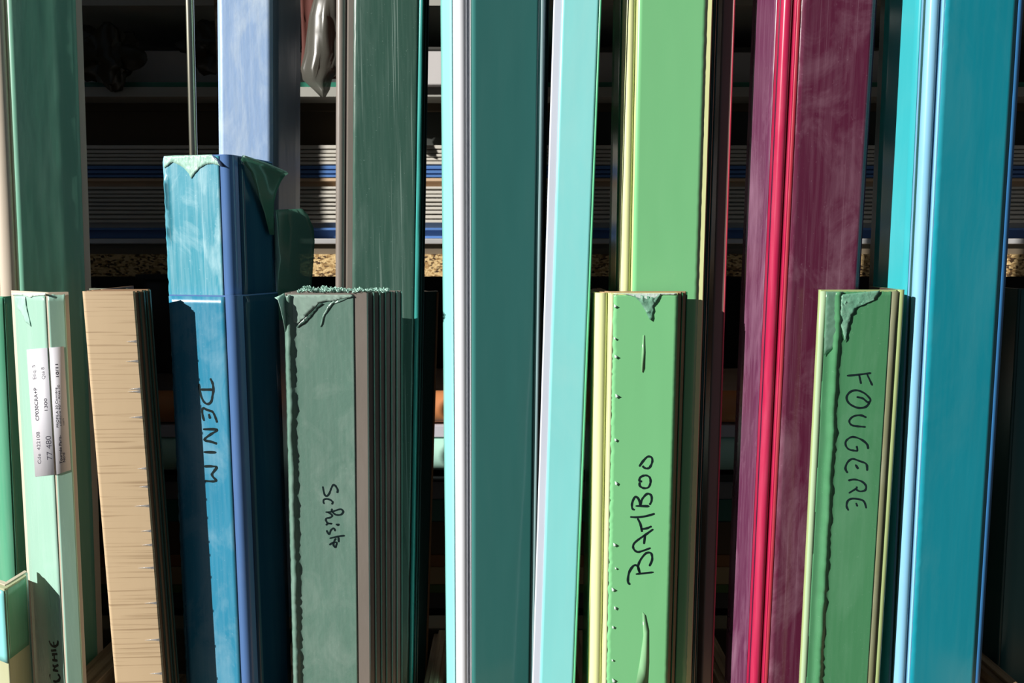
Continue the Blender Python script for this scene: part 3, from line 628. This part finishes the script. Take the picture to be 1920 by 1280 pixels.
# shavings on the cut ends
v, f = [], []
rs = random.Random(5)
top = G.at(0, 0, G.zt)
for i in range(420):
    k = rs.random(); a = .006+.040*k; bb = rs.uniform(-.0003, .009)
    hmax = .0022*(1.0 if .05 < k < .42 else .55)*(.4+.6*abs(math.sin(k*17)))
    c0 = G.at(a, bb*.8, G.zt+.0005+rs.random()*hmax); d = Vector((rs.uniform(-1, 1), rs.uniform(-1, 1), rs.uniform(-.6, 1))).normalized(); e = d.orthogonal().normalized(); L_ = rs.uniform(.0005, .0013); w_ = rs.uniform(.00015, .0004)
    base = len(v)
    for j in range(4):
        p = c0+d*(L_*j/3)+e*(.0005*math.sin(j*1.3))
        v += [p+e.cross(d)*w_, p-e.cross(d)*w_]
    for j in range(3): f.append((base+2*j, base+2*j+1, base+2*j+3, base+2*j+2))
o = mesh('plastic_shavings', v, f, torn, origin=tuple(top), smooth=60, solid=.0001); tag(o, 'pale mint plastic shavings on the cut top of the grey stack', 'shavings', kind='stuff')

# tall schist
Fb = Bar(460, (628.5, .360), (786, .366), ('perp', .026), (629.5, 0), (628, 540), r=.0024, bead=True, ztop=TALL, t=.0018)
Fb.root('tall dark green filmed profile with grey bead, behind the grey stack'); Fb.body(schist_bare)
Fb.strip('protective_film', schist_tall, 'u', 661, 780, .0002, n=16, jag0=.0002, step=.003)
Fb.strip('protective_film', schist_tall, 'v', .006, Fb.Lv-.0003, .0002, am=True, n=3)
Fb.strip('film_edge', teal_glow, 'u', 779, 787, .0005, n=4, h=ridge(Fb.hit('u', 783.5, 460)[0], .0009, .0007, 2, .1), step=.01, label='bright teal film edge glow')  # raised strip coloured brighter for the glow of the film edge
stack(Fb, 2, .0013, .0028, ['dark filmed profile, %s of the tall group left of the teal one' % o for o in O[:2]], dark_pl, dark_pl, fm=dark_pl)
# low dark one between schist and teal
Q = Bar(620, (795, .392), (820, .395), ('perp', .018), (824, 548), (803, 1240), topy=546, r=.001, t=.002)
Q.root('short dark green profile between the grey and teal profiles'); Q.body(dark_pl)
Q.strip('film_edge', mat('rust film edge', (.22, .12, .05, 1), .3), 'u', Q.Lu-.0012, Q.Lu, .0003, am=True, n=2, step=.02)

# tall teal
Hh = Bar(460, (856, .334), (1016, .3445), (830, .352), (835.5, 460), (841, 1260), r=.0030, bead=True, ztop=TALL, t=.0018, b=-.05)
Hh.root('tall teal filmed profile with white rounded edge, in the centre'); Hh.body(white_bead)
Hh.strip('protective_film', teal_film, 'u', 884, 1008, .0002, n=14)
Hh.strip('protective_film', teal_lit, 'v', .0045, Hh.Lv-.0003, .0002, am=True, n=5)
Hh.strip('bare_band', mat('grey green bead shade', (.20, .24, .22, 1), .3), 'u', .0064, Hh.hit('u', 884, 460)[0], .00015, am=True, n=2, step=.02)  # grey band painted for the shaded side of the white bead
Hh.strip('bare_band', mat('steel blue edge', (.26, .40, .42, 1), .3), 'u', 1008, 1015.5, .0003, n=2, step=.02)
stack(Hh, 1, .0014, .0030, ['dark teal profile nested behind the tall teal one'], dark_pl, dark_pl, dLu=[.0012], fm=dark_pl)

# tall turquoise
I = Bar(620, (1102, .337), (1019, .3365), ('perp', .03), (1023, 460), (998, 1260), ztop=TALL, r=.0008, t=.0016)
I.root('tall leaning turquoise filmed profile with pale lilac edge'); I.body(lilac)
I.strip('protective_film', turq, 'u', 1033.5, 1100.5, .0002, n=12, jag0=.0001)
I.strip('film_edge', mat('bright green edge', (.14, .62, .32, 1), .25), 'u', 1100, 1104, .0006, n=2, step=.02, label='green film edge')

# tall bamboo
J = Bar(460, (1164, .3440), (1322, .3455), ('perp', .03), (1170, 20), (1160.5, 540), r=.0026, bead=True, ztop=TALL, t=.0018)
J.root('tall light green filmed profile with cream rounded edge'); J.body(bamboo_bare)
J.strip('protective_film', bamboo_film, 'u', 1187, 1312, .0001, jag1=.0003, n=14, step=.0016)
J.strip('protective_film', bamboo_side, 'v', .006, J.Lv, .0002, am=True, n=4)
stack(J, 3, .0013, .0018, ['tall khaki profile, %s of the light green tall group' % o for o in O[:3]], bamboo_dull, dark_pl, dLu=[-.0003, -.0004, -.0001], fm=bamboo_dull)
# low bamboo
Lb = Bar(620, (1116, .334), (1270, .3345), ('perp', .031), (1123, 548), (1112, 1260), topy=549, r=.0029, bead=True, t=.0018)
Lb.root('short light green filmed profile with black lettering, cream edge'); Lb.body(bamboo_bare)
Lb.strip('bare_band', bamboo_pale, 'u', .0068, Lb.hit('u', 1150, 620)[0], .00015, am=True, n=2, step=.02)
lf = Lb.strip('protective_film', bamboo_film, 'u', 1149, 1269.5, .0004, jag0=.0009, jag1=.0002, n=16, step=.001, jt=.0005)
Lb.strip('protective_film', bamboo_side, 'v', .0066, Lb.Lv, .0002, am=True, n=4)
Lb.patch('torn_film', torn_white, 'u', [(1150, 550), (1268, 549), (1269, 552), (1240, 552), (1228, 560), (1222, 566), (1180, 553), (1165, 550.5), (1152, 552)], .0008, crumple=.0003, label='torn pale film rim')
Lb.patch('crumpled_film', torn_dark, 'u', [(1185, 552), (1200, 553), (1215, 555), (1228, 558), (1238, 550), (1230, 562), (1225, 575), (1223, 602), (1217, 598), (1208, 580), (1200, 566)], .0007, crumple=.0014, label='crumpled dark green film')
for (x_, y_) in ((1153, 574), (1152, 634), (1154, 668), (1156, 742), (1154, 824), (1155, 905), (1152, 1020), (1154, 1064), (1149, 1104), (1153, 1138), (1149, 1174), (1148, 1236), (1150, 1274)):
    s_ = pk.uniform(2.5, 5); Lb.patch('film_nick', torn_white, 'u', [(x_-s_*.6, y_-s_), (x_+s_, y_), (x_, y_+s_*.8), (x_-s_*.5, y_+s_*.4)], .0009, crumple=.0008)
wk = mat('pale green bubble', (.24, .50, .26, 1), .2)
Lb.patch('film_bubble', wk, 'u', [(1205, 628), (1208, 628), (1209, 660), (1208, 690), (1205, 698), (1202, 696), (1203, 660)], .0006)
Lb.patch('film_bubble', wk, 'u', [(1204, 1146), (1210, 1152), (1216, 1180), (1216, 1240), (1214, 1279), (1192, 1279), (1199, 1240), (1206, 1190)], .0006)
Lb.write([[(180, 160), (215, 110), (255, 72), (290, 80), (295, 120), (270, 170), (235, 175), (208, 155)], [(205, 292), (182, 288), (190, 255), (235, 238), (272, 255), (280, 300), (260, 345), (215, 350), (185, 330), (184, 300)],
          [(140, 545), (118, 530), (118, 480), (145, 428), (175, 450), (190, 500), (205, 450), (250, 402), (285, 415), (290, 460), (272, 500)], [(148, 510), (270, 512)],
          [(100, 607), (160, 610), (240, 600), (318, 578)], [(165, 620), (190, 670), (205, 740)], [(190, 715), (240, 710), (290, 690)],
          [(305, 715), (250, 755), (170, 810), (130, 850), (130, 890), (165, 918), (220, 905), (282, 882)], [(232, 765), (222, 848)],
          [(100, 1208), (80, 1180), (90, 1100), (130, 1040), (165, 1045), (185, 1105), (170, 1050), (190, 990), (240, 930), (285, 930), (295, 985), (270, 1045)], [(150, 1115), (308, 1098)]], (1160, 840), 4.744, ink, 'u', 4.0, .00054, lf)
stack(Lb, 2, .0024, .0019, ['short khaki profile, %s of the short light green group' % o for o in O[:2]], mat('umber plastic', (.42, .27, .15, 1), .4), bamboo_side, dLu=[-.0003, -.0002], dz=[.0003, .0005], fm=mat('umber film', (.42, .28, .16, 1), .4))

# tall brown
K = Bar(620, (1336, .3520), (1358, .3525), ('perp', .02), (1355, 20), (1316, 1260), ztop=TALL, r=.001, t=.0016)
K.root('narrow tall purplish brown profile right of the light green ones'); K.body(brown_pl)
K.strip('film_edge', ruby_dull, 'u', K.Lu-.0008, K.Lu, .0002, am=True, n=2, step=.02, label='dark red edge')

# tall ruby
M = Bar(460, (1449, .3350), (1616, .3410), ('perp', .030), (1470, 20), (1449.5, 460), r=.0024, bead=True, ztop=TALL, t=.0018)
M.root('tall plum filmed profile with a shiny ruby rounded edge'); M.body(ruby)
M.strip('bare_band', ruby_dull, 'u', 1473, 1481, .0002, n=2, step=.02)
M.strip('protective_film', plum_film, 'u', 1480, 1613, .0004, n=14, jag0=.0001)
M.strip('protective_film', plum_side, 'v', .006, M.Lv-.0003, .0002, am=True, n=6)
stack(M, 1, .0008, .0020, ['dark plum profile nested behind the ruby edged one'], mat('black plum plastic', (.02, .012, .03, 1), .25), mat('dark navy edge', (.02, .03, .07, 1), .3), dLu=[0], fm=dark_pl)

# low fern
Nf = Bar(620, (1694, .3295), (1534, .329), ('perp', .030), (1537, 545), (1501, 1260), topy=543, r=.0017, bead=True, t=.0018)
Nf.root('short fern green filmed profile with black lettering, olive edge'); Nf.body(fern_bead)
Nf.strip('bare_band', fern_dull, 'u', Nf.hit('u', 1680, 620)[0], Nf.hit('u', 1666, 620)[0], .0002, am=True, n=2, step=.02)
Nf.strip('bare_band', fern_bare, 'u', Nf.hit('u', 1546, 620)[0], Nf.Lu, .0003, am=True, n=2, step=.02)
rc = Nf.hit('u', 1567, 620)[0]
nf = Nf.strip('protective_film', fern_film, 'u', Nf.hit('u', 1667, 620)[0], Nf.hit('u', 1545, 620)[0], .0003, am=True, n=44, step=.002, h=ridge(rc, .0016, .0016, 21, .5), jt=.0004)
Nf.patch('lifted_film', torn_dark, 'u', [(1576, 552), (1600, 549), (1648, 544), (1640, 560), (1628, 552), (1605, 575), (1592, 595), (1588, 620), (1582, 640), (1578, 620), (1572, 600)], .0009, crumple=.0009, label='crumpled dark film')
Nf.patch('lifted_film', fern_pale, 'u', [(1547, 546), (1578, 546), (1572, 580), (1570, 640), (1562, 650), (1543, 666)], .0009, crumple=.0008, label='pale lifted film')
Nf.write([[(75, 105), (180, 95), (275, 82)], [(175, 95), (192, 172)], [(240, 90), (285, 185)], [(155, 280), (205, 292), (250, 325), (268, 300), (220, 250), (155, 225), (100, 240), (72, 285), (95, 335), (165, 370), (230, 362), (262, 325)],
          [(235, 450), (190, 432), (130, 440), (95, 475), (110, 510), (160, 522), (230, 528)], [(250, 710), (240, 670), (190, 630), (120, 610), (70, 640), (65, 680), (90, 712), (130, 722), (160, 722), (155, 685)],
          [(80, 908), (62, 870), (80, 820), (120, 792), (180, 810), (235, 835), (242, 890)], [(145, 838), (168, 875)], [(85, 970), (140, 962), (200, 980), (232, 1015), (225, 1050), (185, 1060), (155, 1045), (158, 1020)], [(155, 1035), (90, 1075)],
          [(88, 1218), (72, 1180), (85, 1135), (130, 1120), (210, 1138), (235, 1200)], [(150, 1155), (162, 1185)]], (1570, 680), 4.4125, ink, 'u', 3.6, .00044, nf)

# tall ocean
Ob = Bar(460, (1724, .3335), (1890, .342), ('perp', .030), (1746, 20), (1684, 1260), r=.0026, bead=True, ztop=TALL, t=.0018)
Ob.root('tall ocean blue filmed profile with light blue rounded edge'); Ob.body(ocean_bead)
Ob.strip('protective_film', ocean_film, 'u', 1747.5, 1878, .0004, n=14, jag0=.0005, step=.002)
Ob.strip('bare_band', ocean_end, 'u', 1878, 1889, .0002, n=2, step=.02)
Ob.strip('protective_film', ocean_lit, 'v', .006, Ob.Lv-.0003, .0002, am=True, n=6)
stack(Ob, 4, .0008, .0020, ['dark blue green profile, %s of the ocean blue group' % o for o in O[:4]], dark_pl, dark_pl, dLu=[.0002, .0002, .0006, .0008], fm=dark_pl)
# low one at the right frame edge
Pq = Bar(620, (1906, .381), (2010, .385), ('perp', .012), (1907, 540), (1868, 1240), topy=541, r=.001, t=.002)
Pq.root('short dark teal filmed profile at the right frame edge'); Pq.body(dark_pl)
Pq.strip('protective_film', mat('dim teal film', (.03, .14, .14, 1), .3), 'u', .0012, Pq.Lu, .0002, am=True, n=4)

for o in bpy.data.objects:
    if '_o' in o.keys(): del o['_o']
